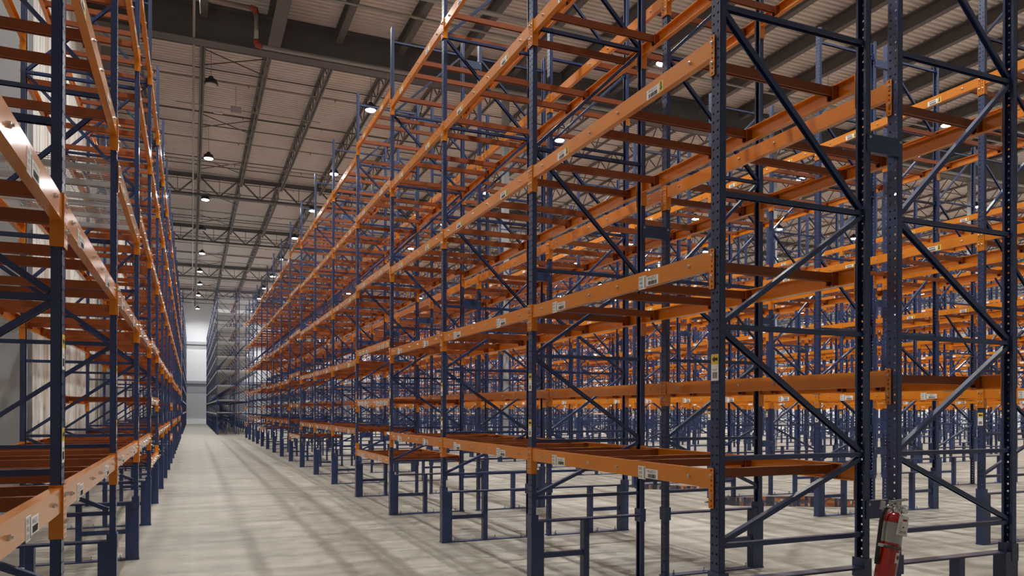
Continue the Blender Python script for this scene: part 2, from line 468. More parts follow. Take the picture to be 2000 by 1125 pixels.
# ---------------------------------------------------------------- lamps
def lamp_meshes():
    body = MB(); body.lathe([(.02, .26), (.07, .25), (.075, .16), (.15, .13), (.205, .06), (.21, .0), (.18, -.012), (.0, -.012)], LAMP_BODY, n=20)
    for k in range(12):
        t = 2 * PI * k / 12
        body.bar((.05 * math.cos(t), .05 * math.sin(t), .19), (.17 * math.cos(t), .17 * math.sin(t), .10), .012, .06, LAMP_BODY)
    hook = MB(); hook.tube([(0, 0, .25), (0, 0, 1.29)], .008, PIPE_GREY, 6)
    on = MB(); on.lathe([(.175, -.013), (.16, -.03), (.0, -.034)], LENS_ON, n=20)
    off = MB(); off.lathe([(.175, -.013), (.16, -.03), (.0, -.034)], LENS_OFF, n=20)
    return body.mesh('housing'), hook.mesh('hanger'), on.mesh('lens', True), off.mesh('lens', True)
LM = lamp_meshes()
lamp_light = bpy.data.lights.new('lamp_light', 'AREA')
lamp_light.shape = 'DISK'; lamp_light.size = .09; lamp_light.spread = math.radians(155); lamp_light.energy = LAMP_POWER; lamp_light.color = (1.0, .985, .95)
LX = [.62, 5.75, 13.0, 19.6, 25.2, 31.0, 36.8, 42.6, 48.4, 54.2, 60.0, 66.5]
LY = [5.4, 12.2, 19.0, 26.0, 33.7, 40.4, 47.3, 54.4, 61.6, 67.9, 74.5, 84.4]
for j, lx in enumerate(LX):
    for i, ly in enumerate(LY):
        if j == 1 and i == 2: ly = 17.0
        lit = not (j == 0 and i in (3, 6))
        r = link('high_bay_lamp', None, None, (lx + random.uniform(-.08, .08), ly, 12.0))
        lab = (f'round high bay lamp, {"glowing" if lit else "unlit"}, {ORD[i+1]} along the ' + ('main aisle' if j == 0 else f'{ORD[j+1]} lamp line from main aisle'))
        tag(r, lab, 'ceiling lamp', 'round high bay lamps under the roof')
        link('housing', LM[0], r); link('hanger', LM[1], r); link('lens', LM[2] if lit else LM[3], r)
        if lit:
            l = link('light_source', lamp_light, r, (0, 0, -.06))

# ---------------------------------------------------------------- wall and building columns
cm = MB(); cm.box(-.20, .20, -.20, -.18, 0, 12.9, COLUMN_GREY); cm.box(-.20, .20, .18, .20, 0, 12.9, COLUMN_GREY); cm.box(-.012, .012, -.18, .18, 0, 12.9, COLUMN_GREY)
cm.box(-.26, .26, -.26, .26, 0, .02, COLUMN_GREY)
cm = cm.mesh('steel_column')
for i, yy in enumerate((13.2, 26.8, 40.3, 51.4, 65.2, 78.7)):
    tag(link('steel_column', cm, None, (XL + .32, yy, 0)), f'grey wide-flange column against the ribbed wall, {ORD[i+1]} from the near end', 'column', 'columns along the ribbed wall')
cs = MB(); cs.box(-.095, .095, -.12, .12, 0, 12.15, COLUMN_GREY); cs.box(-.1, .1, -.2, .2, 0, .02, COLUMN_GREY); cs = cs.mesh('steel_column')
for i, (xx, yy) in enumerate(((9.79, 23.6), (21.41, 23.6), (33.04, 23.6), (15.6, 40.0), (27.2, 40.0))):
    tag(link('steel_column', cs, None, (xx, yy, 0)), f'pale square roof column standing between back-to-back racks, {ORD[i+1]} of five', 'column', 'roof columns between back-to-back racks')

# ---------------------------------------------------------------- rack frames
PH = 7.25
STRUTS = [.80, 1.296, 2.042, 2.794, 3.851, 4.91, 5.97, 7.04]
def post_mesh(holes, h=PH):
    m = MB()
    if holes:
        n = int((h - .04) / .0508)
        perforated(m, 0, .0035, (-.019, .019), .019, .02, n, .0508, .0075, NAVY)
        m.box(0, .0035, -.038, .038, 0, .02, NAVY); m.box(0, .0035, -.038, .038, .02 + n * .0508, h, NAVY)
    else:
        m.box(0, .0035, -.038, .038, 0, h, NAVY)
    m.box(.0036, .042, -.038, -.0345, 0, h, NAVY); m.box(.0036, .042, .0345, .038, 0, h, NAVY)
    m.box(.038, .042, -.0345, -.022, 0, h, NAVY); m.box(.038, .042, .022, .0345, 0, h, NAVY)
    return m.mesh('post')
POST_NEAR, POST_FAR = post_mesh(True), post_mesh(False)
SIDE = (0, 1, 0)
def brace_meshes(D):
    hor = MB(); hor.channel((.03, 0, 0), (D - .03, 0, 0), SIDE, .036, (0, 0, 1), .028, .004, NAVY); hor = hor.mesh('brace')
    diags = []
    for k in range(len(STRUTS) - 1):
        a, b = STRUTS[k] + .025, STRUTS[k + 1] - .025
        p0, p1 = ((.05, 0, a), (D - .05, 0, b)) if k % 2 == 0 else ((D - .05, 0, a), (.05, 0, b))
        d = (Vector(p1) - Vector(p0)).normalized()
        up = Vector(SIDE).cross(d)
        if up.z < 0: up = -up
        m = MB(); m.channel(p0, p1, SIDE, .036, up, .028, .004, NAVY); diags.append(m.mesh('brace'))
    return hor, diags
def base_meshes(D):
    out = []
    m = MB(); m.box(-.006, .055, -.046, .046, 0, .65, NAVY); m.box(-.009, .060, -.049, .049, .535, .655, NAVY); out.append(('base_sleeve', m.mesh('base_sleeve')))
    m = MB(); m.box(.055, .117, -.046, .046, 0, .60, NAVY); out.append(('column_guard', m.mesh('column_guard')))
    m = MB(); m.box(D - .052, D + .008, -.048, .048, .535, .655, NAVY); out.append(('base_sleeve', m.mesh('base_sleeve')))
    m = MB(); m.box(.10, D - .045, -.040, .040, .592, .602, NAVY); m.box(.10, D - .045, -.004, .004, .580, .592, NAVY); out.append(('top_rail', m.mesh('top_rail')))
    m = MB(); m.box(.515, .570, -.036, .036, .012, .588, NAVY); out.append(('centre_post', m.mesh('centre_post')))
    m = MB(); m.box(.117, .515, -.025, .025, .272, .315, NAVY); out.append(('lower_rail', m.mesh('lower_rail')))
    m = MB(); m.box(-.012, D + .012, -.05, .05, 0, .012, NAVY)
    for bx in (.17, .43, .68, D - .12):
        m.lathe([(.014, .012), (.014, .03), (.007, .032), (.007, .055), (0, .055)], ZINC, (bx, -.0, 0), 6)
    out.append(('foot_plate', m.mesh('foot_plate')))
    return out
def lod_meshes(D):
    m = MB()
    for z in STRUTS: m.box(.03, D - .03, -.018, .018, z - .014, z + .014, NAVY)
    for k in range(len(STRUTS) - 1):
        a, b = STRUTS[k] + .025, STRUTS[k + 1] - .025
        p0, p1 = ((.05, 0, a), (D - .05, 0, b)) if k % 2 == 0 else ((D - .05, 0, a), (.05, 0, b))
        m.bar(p0, p1, .036, .028, NAVY)
    br = m.mesh('bracing')
    m = MB(); m.box(-.006, .117, -.046, .046, 0, .60, NAVY); m.box(-.006, .055, -.046, .046, .6, .65, NAVY)
    m.box(.10, D - .04, -.04, .04, .585, .602, NAVY); m.box(.515, .57, -.036, .036, 0, .588, NAVY); m.box(.117, .515, -.025, .025, .272, .315, NAVY)
    m.box(-.01, D + .01, -.05, .05, 0, .012, NAVY); m.box(D - .05, D + .006, -.046, .046, .53, .65, NAVY)
    return br, m.mesh('base')
FR = {}
for D in (1.15, 1.05): FR[D] = (brace_meshes(D), base_meshes(D), lod_meshes(D))

# --- printed labels
def text_mesh(txt, size, cond=1.0):
    c = bpy.data.curves.new('t', 'FONT'); c.body = txt; c.size = size; c.extrude = 0.0; c.align_x = 'LEFT'
    o = bpy.data.objects.new('t', c); COL.objects.link(o)
    dg = bpy.context.evaluated_depsgraph_get()
    me = bpy.data.meshes.new_from_object(o.evaluated_get(dg))
    vs = [(v.co.x * cond, v.co.y) for v in me.vertices]; fs = [tuple(p.vertices) for p in me.polygons]
    bpy.data.objects.remove(o); bpy.data.curves.remove(c); bpy.data.meshes.remove(me)
    return vs, fs
TXT = {}
def put_text(mb, txt, y_left, z_base, size, cond=1.0, x=-.0022, mat=BLACK_INK):
    key = (txt, size, cond)
    if key not in TXT: TXT[key] = text_mesh(*key)
    vs, fs = TXT[key]
    mb.poly([(x, y_left - a, z_base + b) for a, b in vs], fs, mat)
def bars(mb, y_left, y_right, z0, z1, seed, x=-.002, fine=.0022):
    rnd = random.Random(seed); y = y_left
    while y > y_right:
        w = fine * rnd.choice((1, 1, 2, 3)); w = min(w, y - y_right)
        mb.box(x, x + .0008, y - w, y, z0, z1, BLACK_INK); y -= w + fine * rnd.choice((1, 1, 2))
def arrow(mb, yc, zc, w, h, x, vertical=True):
    if vertical:
        pts = [(w * .22, h * .5), (-w * .22, h * .5), (-w * .22, -h * .12), (-w * .5, -h * .12), (0, -h * .5), (w * .5, -h * .12), (w * .22, -h * .12)]
        mb.poly([(x, yc + a, zc + b) for a, b in pts], [tuple(range(7))], BLACK_INK)
    else:
        pts = [(-w * .5, h * .22), (w * .05, h * .22), (w * .05, h * .5), (w * .5, 0), (w * .05, -h * .5), (w * .05, -h * .22), (-w * .5, -h * .22)]
        mb.poly([(x, yc + a, zc + b) for a, b in pts], [tuple(range(7))], BLACK_INK)
_bl = {}
def beam_label(kind, txt, code, detail):
    """y runs from +0.085 (reads left) to -0.14; origin z = beam top"""
    key = (kind, txt, code, detail)
    if key in _bl: return _bl[key]
    m = MB()
    if kind == 'code':
        m.box(-.0012, .0005, .0, .085, -.113, -.028, WHITE_PAPER)
        if detail:
            for i, t in enumerate(code): put_text(m, t, .080, -.054 - i * .026, .026, .85)
            bars2 = random.Random(5)
            m.box(-.002, -.0012, .006, .017, -.108, -.034, GREY_INK)
        else:
            for i in range(3): m.box(-.002, -.0012, .03, .078, -.052 - i * .026, -.036 - i * .026, GREY_INK)
    m.box(-.0012, .0005, -.140, -.004, -.102, -.042, WHITE_PAPER)
    if detail:
        put_text(m, txt, -.022, -.066, .027, .95); put_text(m, '›', -.008, -.064, .02)
        bars(m, -.028, -.122, -.097, -.073, sum(map(ord, txt)))
    else:
        m.box(-.002, -.0012, -.112, -.024, -.064, -.050, GREY_INK); m.box(-.002, -.0012, -.118, -.030, -.097, -.073, GREY_INK)
    if kind == 'arrow':
        m.box(-.0012, .0005, -.190, -.140, -.105, -.035, YELLOW_PAPER)
        arrow(m, -.165, -.070, .03, .058, -.0018)
    _bl[key] = m.mesh('barcode_label'); return _bl[key]
_pl = {}
def post_label(txt, detail):
    key = (txt, detail)
    if key in _pl: return _pl[key]
    m = MB()
    m.box(-.0015, .0, -.032, .032, 0, .092, WHITE_PAPER); m.box(-.0015, .0, -.032, .032, .092, .150, YELLOW_PAPER)
    arrow(m, 0, .121, .05, .038, -.002, False)
    if detail: put_text(m, txt, .022, .056, .016, .9, -.002); bars(m, .020, -.020, .014, .048, 3, -.002, .0016)
    else: m.box(-.002, -.0015, -.02, .02, .014, .048, GREY_INK)
    _pl[key] = m.mesh('upright_label'); return _pl[key]

# --- rows
class Row: pass
ROWS = []
def add_row(name, ox, rz, D, y0, n, levels, lab, block=1, start=0):
    r = Row(); r.name = name; r.ox = ox; r.rz = rz; r.D = D; r.y0 = y0; r.n = n; r.levels = levels; r.lab = lab; r.block = block
    r.sg = 1 if rz == 0 else -1
    r.w = lambda lx, ly, y: (r.ox + r.sg * lx, y + r.sg * ly)
    ROWS.append(r); return r
L_LEV = [1.23, 2.473, 3.68, 4.95, 6.157]
ODD = [.856, 1.741, 2.617, 3.78, 5.03, 6.35]
def lev_first(j): return ODD if j % 4 == 3 else L_LEV
def lev_wall(j):
    if j == 2: return [1.23, 2.473, 3.39, 5.30, 6.157]
    return [.856, 1.741, 2.55, 3.68, 4.95, 6.157] if j % 4 == 0 and j > 0 else L_LEV
M_LEV = [1.826, 3.67, 5.503]
def lev_m(j): return M_LEV
Y0 = 3.49 - .038
add_row('wall rack row', -.509, PI, 1.05, 1.256 - .038, 18, lev_wall, 'W')
add_row('main aisle rack row', 2.716, 0, 1.15, Y0, 17, lev_first, 'W')
add_row('second rack row', 5.25, PI, 1.15, Y0, 17, lev_m, 'L')
k = 3; x = 8.529
NAMES = ['third', 'fourth', 'fifth', 'sixth', 'seventh', 'eighth', 'ninth', 'tenth', 'eleventh', 'twelfth'] + ORD[13:31]
i = 0
while x < 68:
    add_row(NAMES[i] + ' rack row', x, 0, 1.15, Y0, 17, lev_m, 'L'); i += 1
    add_row(NAMES[i] + ' rack row', x + 2.534, PI, 1.15, Y0, 17, lev_m, 'L'); i += 1
    x += 5.813
# second block beyond the cross aisle: taller racks
B2 = []
yb0 = 49.8 - .038
NB2 = 15
xs2 = [(1.42, 0), (3.79, PI)] + [p for q in range(7) for p in ((7.05 + 5.813 * q, 0), (9.42 + 5.813 * q, PI))]

def put_frame(row, i, x, y, near, label, group='navy rack frames'):
    r = link('upright_frame', None, None, (x, y, 0), row.rz)
    tag(r, label, 'rack frame', group)
    D = row.D; br, base, lod = FR[D]
    holes = cam_z(x, y) < 24
    pm = POST_NEAR if holes else POST_FAR
    link('post', pm, r); link('post', pm, r, (D, 0, 0), PI)
    if near:
        for z in STRUTS: link('brace', br[0], r, (0, 0, z))
        for d in br[1]: link('brace', d, r)
        for nm, me in base: link(nm, me, r)
    else:
        link('bracing', lod[0], r); link('base', lod[1], r)
    return r

items = []          # frames
for ri, row in enumerate(ROWS):
    for i in range(row.n):
        y = row.y0 + BAY * i
        if ri == 0 and i == 0: vis = True
        else: vis = in_view(row.ox, y, 0, PH) or in_view(row.ox + row.sg * row.D, y, 0, PH)
        if vis: items.append((cam_z(row.ox + row.sg * row.D / 2, y), ri, i, y))
        elif ri <= 3: items.append((cam_z(row.ox, y) , ri, i, y))
items.sort()
stuff = MB()
def stuff_frame(m, ox, sg, D, y, h=PH, struts=STRUTS, full=True):
    def B(x0, x1, a, b, z0, z1):
        xa, xb = ox + sg * x0, ox + sg * x1
        m.box(min(xa, xb), max(xa, xb), y + a, y + b, z0, z1, NAVY)
    B(0, .042, -.038, .038, 0, h); B(D - .042, D, -.038, .038, 0, h)
    for z in struts: B(.03, D - .03, -.018, .018, z - .014, z + .014)
    for k in range(len(struts) - 1):
        a, b = struts[k], struts[k + 1]
        p0, p1 = ((.05, a), (D - .05, b)) if k % 2 == 0 else ((D - .05, a), (.05, b))
        m.bar((ox + sg * p0[0], y, p0[1]), (ox + sg * p1[0], y, p1[1]), .036, .028, NAVY)
    B(-.006, .117, -.046, .046, 0, .60); B(.1, D - .04, -.04, .04, .585, .602); B(.515, .57, -.036, .036, 0, .588); B(.117, .515, -.025, .025, .272, .315)
fcount = 0
for Z, ri, i, y in items:
    row = ROWS[ri]
    if fcount < 296:
        fcount += 1
        near = Z < 26
        r = put_frame(row, i, row.ox, y, near, f'navy upright rack frame, {ORD[i+1]} from near end of the {row.name}')
        if Z < 26:
            lz = []
            if ri in (0, 1): lz = [1.735] if (ri == 1 and i == 0) else [1.735, 1.335]
            else: lz = [1.40]
            for z in lz:
                o = link('upright_label', post_label('W-637' if row.lab == 'W' else 'L-637', Z < 7), r, (0, .0, z))
                o['label'] = 'white label with barcode under yellow arrow'
    else:
        stuff_frame(stuff, row.ox, row.sg, row.D, y)

# --- beams
LB = BAY - .076
def beam_body(bolts=True):
    m = MB(); h = .104; a = LB / 2 - .002
    m.box(0, .005, -a, a, -h, 0, ORANGE); m.box(.0052, .042, -a, a, -.007, 0, ORANGE); m.box(.0052, .042, -a, a, -h, -h + .007, ORANGE)
    return m
def bolt(m, x, y, z, s=-1, r=.011):
    pts = [(r, 0), (r, .008), (r * .45, .010), (r * .45, .016), (0, .016)]
    vs = []; n = 6
    for rr, d in pts:
        for k in range(n):
            t = 2 * PI * k / n; vs.append((x + s * d, y + rr * math.cos(t), z + rr * math.sin(t)))
    fs = [(i * n + k, i * n + (k + 1) % n, (i + 1) * n + (k + 1) % n, (i + 1) * n + k) for i in range(len(pts) - 1) for k in range(n)]
    m.poly(vs, fs, ZINC)
BOLT_Y = (-1.02, -.20, .20, 1.02)
def beam_near():
    m = beam_body()
    for y in BOLT_Y: bolt(m, 0, y, -.052)
    return m.mesh('pallet_beam')
BEAM_NEAR = beam_near(); BEAM_FAR = beam_body().mesh('pallet_beam')
def connector(end, flip, detail):
    m = MB(); e = LB / 2 * end                                # face of the post
    z0, z1 = (-.104 - .012, .115) if flip else (-.218, .012)
    ya, yb = (e, e + .0365) if end > 0 else (e - .0365, e)
    if detail:
        n = 8; p = (z1 - z0) / n
        perforated(m, -.009, -.004, ((ya + yb) / 2,), abs(yb - ya) / 2, z0, n, p, .0062, ORANGE)
        m.box(-.009, -.004, ya, ya + .0005, z0, z1, ORANGE); m.box(-.009, -.004, yb - .0005, yb, z0, z1, ORANGE)
        for q in (1, 5) if not flip else (2, 6): bolt(m, -.008, (ya + yb) / 2, z1 - (q + .5) * p, -1, .010)
    else:
        m.box(-.009, -.004, ya, yb, z0, z1, ORANGE)
    s0, s1 = (e - .006, e - .0005) if end > 0 else (e + .0005, e + .006)
    m.box(-.009, .046, s0, s1, z0, z1, ORANGE)
    return m.mesh('end_connector')
CON = {(e, f, d): connector(e, f, d) for e in (-1, 1) for f in (0, 1) for d in (0, 1)}
LN = ['', 'lowest', 'second', 'third', 'fourth', 'fifth', 'sixth']
bitems = []
for ri, row in enumerate(ROWS):
    for j in range(row.n - 1):
        yc = row.y0 + BAY * (j + .5)
        lv = row.levels(j)
        for li, z in enumerate(lv):
            for side in (0, 1):
                x = row.ox + row.sg * row.D * side
                v = in_view(x, yc, z, z, 250) or in_view(x, yc - 1.2, z, z) or in_view(x, yc + 1.2, z, z)
                if v: bitems.append((math.hypot(cam_z(x, yc), (z - CAM_Z)), ri, j, li, side, yc, z))
                elif ri < 4: bitems.append((900, ri, j, li, side, yc, z))
bitems.sort()
bst = MB(); bcount = 0
for Z, ri, j, li, side, yc, z in bitems:
    row = ROWS[ri]
    x = row.ox + row.sg * row.D * side
    rz = row.rz if side == 0 else row.rz + PI
    flip = 1 if (z == .856) else 0
    if bcount < 298 and Z < 800:
        bcount += 1
        detail = Z < 13
        r = link('pallet_beam', BEAM_NEAR if Z < 22 else BEAM_FAR, None, (x, yc, z), rz)
        tag(r, f'orange {"aisle-side" if side == 0 else "inner"} beam, {LN[li+1]} level, {ORD[j+1]} bay of {row.name}', 'rack beam', 'orange pallet rack beams')
        for e in (-1, 1): link('end_connector', CON[(e, flip, 1 if detail else 0)], r)
        if side == 0 and Z < 30:
            num = 637 - 4 * j if ri else 612 + 4 * j
            crowded = len(row.levels(j)) == 6 and li in (1, 2)
            for q, yl in enumerate((-.95, -.68, -.41, .45, .72, .99) if crowded else (-.555, .735)):
                t = f'{row.lab}-{num - 2 * q}-{li + 1}'
                det = Z < 10
                kind = 'code' if li < 2 and row.lab == 'W' or li < 1 else 'arrow'
                o = link('barcode_label', beam_label(kind, t if det else 'x', ('3955', '1405', '0136') if det else '', det), r, (0, yl, 0))
                o['label'] = 'white barcode label' if kind == 'code' else 'white barcode label with yellow arrow'
    else:
        s = row.sg * (1 if side == 0 else -1)
        m = bst
        def B(x0, x1, a, b, c, d, mat=ORANGE):
            xa, xb = x + s * x0, x + s * x1; m.box(min(xa, xb), max(xa, xb), a, b, c, d, mat)
        B(0, .005, yc - LB / 2, yc + LB / 2, z - .104, z); B(.005, .042, yc - LB / 2, yc + LB / 2, z - .007, z); B(.005, .042, yc - LB / 2, yc + LB / 2, z - .104, z - .097)
        for e in (-1, 1):
            a = yc + e * (LB / 2 - .003); B(-.009, .046, a - .003, a + .003, z - .218, z + .012)
            c = yc + e * (LB / 2 + .018); B(-.009, -.004, c - .018, c + .018, z - .218, z + .012)
        if side == 0:
            for yl in (-.6, .66): B(-.0014, .0, yc + yl * row.sg - .08, yc + yl * row.sg + .08, z - .102, z - .04, WHITE_PAPER)

# --- cross bars
def crossbar_mesh(D, clips):
    m = MB()
    a, b = .052, D - .052
    m.box(a, b, -.019, .019, -.012 - .004, -.012, RED_ORANGE_SHADED); m.box(a, b, -.019, -.0155, -.068, -.0161, RED_ORANGE_SHADED); m.box(a, b, .0155, .019, -.068, -.0161, RED_ORANGE_SHADED)
    m.box(a, b, -.0155, -.006, -.068, -.065, RED_ORANGE_SHADED); m.box(a, b, .006, .0155, -.068, -.065, RED_ORANGE_SHADED)
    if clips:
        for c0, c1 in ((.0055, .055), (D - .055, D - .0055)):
            m.box(c0, c1, -.030, -.0195, -.090, -.010, RED_ORANGE_SHADED); m.box(c0, c1, .0195, .030, -.090, -.010, RED_ORANGE_SHADED)
            m.box(c0, c1, -.030, .030, -.014, -.009, RED_ORANGE_SHADED)
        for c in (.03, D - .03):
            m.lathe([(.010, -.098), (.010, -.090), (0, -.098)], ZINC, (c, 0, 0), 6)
    return m.mesh('cross_bar')
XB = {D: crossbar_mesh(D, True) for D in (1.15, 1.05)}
xitems = []
for ri, row in enumerate(ROWS):
    for j in range(row.n - 1):
        yc = row.y0 + BAY * (j + .5)
        for li, z in enumerate(row.levels(j)):
            for q, dy in enumerate(BOLT_Y):
                x = row.ox + row.sg * row.D / 2
                if ri == 0 and j == 2 and li == 2: continue
                v = in_view(x, yc + dy, z, z, 330)
                if v: xitems.append((math.hypot(cam_z(x, yc + dy), z - CAM_Z), ri, j, li, q, yc + dy, z))
                elif ri < 3: xitems.append((900, ri, j, li, q, yc + dy, z))
xitems.sort(); xst = MB(); xcount = 0
for Z, ri, j, li, q, y, z in xitems:
    row = ROWS[ri]
    if xcount < 298 and Z < 800:
        xcount += 1
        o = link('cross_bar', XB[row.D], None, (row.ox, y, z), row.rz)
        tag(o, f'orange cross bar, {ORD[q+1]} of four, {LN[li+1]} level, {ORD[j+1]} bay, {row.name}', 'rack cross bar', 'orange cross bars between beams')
    elif Z < 60 or Z > 800:
        xa, xb = row.ox + row.sg * .006, row.ox + row.sg * (row.D - .006)
        xst.box(min(xa, xb), max(xa, xb), y - .019, y + .019, z - .068, z - .012, RED_ORANGE_SHADED)

# --- row spacers in the flues
spm = MB(); spm.box(0, .01, 0, .04, 0, .12, NAVY)
def spacer_mesh(L):
    m = MB(); m.box(-.035, L + .025, -.046, -.040, 0, .112, NAVY); m.box(0, L, -.0399, -.01, .105, .112, NAVY); m.box(0, L, -.0399, -.01, 0, .007, NAVY)
    for xx in (-.015, L + .010): 
        m.tube([(xx, -.046, .09), (xx, -.052, .09)], .009, ZINC, 8); m.tube([(xx, -.052, .09), (xx, -.058, .09)], .004, ZINC, 8)
    return m.mesh('row_spacer')
SPM = spacer_mesh(.234)
scount = 0; sst = MB(); sit = []
for k in range(1, len(ROWS) - 1, 2):
    a = ROWS[k]; x0 = a.ox + a.D
    for i in range(17):
        y = Y0 + BAY * i
        for zi, z in enumerate((.90, 3.17, 6.86)):
            sit.append((cam_z(x0, y), k, i, y, zi, z, x0, in_view(x0, y, 0, 7)))
sit.sort()
for Z, k, i, y, zi, z, x0, v in sit:
    if scount < 120 and v:
        scount += 1
        tag(link('row_spacer', SPM, None, (x0, y, z)), f'navy row spacer plate, {["low","middle","top"][zi]}, at {ORD[i+1]} frames joining {ROWS[k].name} and next', 'row spacer', 'navy row spacers between back-to-back racks')
    else: sst.box(x0 - .04, x0 + .27, y - .046, y - .03, z, z + .125, NAVY)

# --- block beyond the cross aisle
H2 = 9.12
ST2 = [.80, 1.3, 2.05, 3.1, 4.2, 5.25, 6.3, 7.35, 8.4, 8.95]
LV2 = [1.34, 2.14, 3.05, 3.97, 4.85, 5.75, 6.65, 7.55, 8.45]
b2f = MB(); b2b = MB(); b2d = MB()
rows2 = [(-.509, -1, 1.05)] + [(x, 1 if rz == 0 else -1, 1.10) for x, rz in xs2]
for ri, (ox, sg, D) in enumerate(rows2):
    ys = 52.0 if ri == 0 else yb0
    for i in range(NB2):
        y = ys + BAY * i
        if y > YF - .6: break
        if ri in (1, 2) and i == 0:
            m = MB(); stuff_frame(m, 0, sg, D, 0, H2, ST2)
            tag(link('upright_frame', m.mesh('upright_frame'), None, (ox, y, 0)), f'tall dark end frame of the {"aisle-side" if ri == 1 else "inner"} rack beyond the cross aisle', 'rack frame')
        else: stuff_frame(b2f, ox, sg, D, y, H2, ST2)
        if y + BAY > YF - .6: break
        for z in LV2:
            for x in (ox, ox + sg * (D - .04)):
                xa, xb = sorted((x, x + sg * .04)); b2b.box(xa, xb, y + .038, y + BAY - .038, z - .1, z, DECK_PALE if (x == ox and ri < 3) else ORANGE)
            xa, xb = sorted((ox - sg * .002, ox)); b2b.box(xa, xb, y + .2, y + BAY - .2, z - .09, z - .01, WHITE_PAPER)
            xa, xb = sorted((ox + sg * .02, ox + sg * (D - .02)))
            for q in range(12 if ri < 4 else 0): b2d.box(xa, xb, y + .1 + q * .2, y + .16 + q * .2, z, z + .025, DECK_PALE)
if stuff.f: tag(link('distant_rack_frames', stuff.mesh('distant_rack_frames')), 'navy rack frames standing in the far rows', 'rack frames', kind='stuff')
if bst.f: tag(link('distant_beams', bst.mesh('distant_beams')), 'orange beams of the farther rack bays', 'rack beams', kind='stuff')
if xst.f: tag(link('distant_cross_bars', xst.mesh('distant_cross_bars')), 'orange cross bars of the farther rack bays', 'cross bars', kind='stuff')
if sst.f: tag(link('distant_row_spacers', sst.mesh('distant_row_spacers')), 'navy spacers between the farther racks', 'row spacers', kind='stuff')
tag(link('tall_rack_frames', b2f.mesh('tall_rack_frames')), 'taller dark rack frames beyond the cross aisle', 'rack frames', kind='stuff')
tag(link('tall_rack_beams', b2b.mesh('tall_rack_beams')), 'beams of the taller racks beyond the cross aisle', 'rack beams', kind='stuff')
tag(link('tall_rack_decks', b2d.mesh('tall_rack_decks')), 'pale metal decks of the taller racks beyond the cross aisle', 'rack decks', kind='stuff')

# ---------------------------------------------------------------- wire decks in the wall row
def wire_deck():
    wires = MB(); W = 1.12; Dp = 1.04
    n = 23
    for k in range(n):
        y = -W / 2 + W * k / (n - 1); wires.bar((.01, y, .012), (Dp, y, .012), .005, .005, GALV)
    for k in range(9):
        x = .03 + (Dp - .05) * k / 8; wires.bar((x, -W / 2, .006), (x, W / 2, .006), .005, .005, GALV)
    wires.bar((-.012, -W / 2, -.03), (-.012, W / 2, -.03), .005, .005, GALV)
    for k in range(n):
        y = -W / 2 + W * k / (n - 1); wires.bar((.01, y, .012), (-.012, y, -.03), .005, .005, GALV)
    ch = MB(); ch.channel((.045, 0, -.02), (Dp - .035, 0, -.02), (0, 1, 0), .045, (0, 0, -1), .038, .003, GALV)
    return wires.mesh('wire_mesh'), ch.mesh('support_channel')
WM = wire_deck()
row = ROWS[0]
for q, yy in enumerate((6.86, 8.00)):
    r = link('wire_deck', None, None, (row.ox, yy, 3.395), PI)
    tag(r, f'galvanised wire deck lying on orange beams of wall rack row, {["nearer","farther"][q]} of two', 'wire deck', 'wire decks in the wall rack row')
    link('wire_mesh', WM[0], r)
    for dy in (-.43, 0, .43): link('support_channel', WM[1], r, (0, dy, 0))

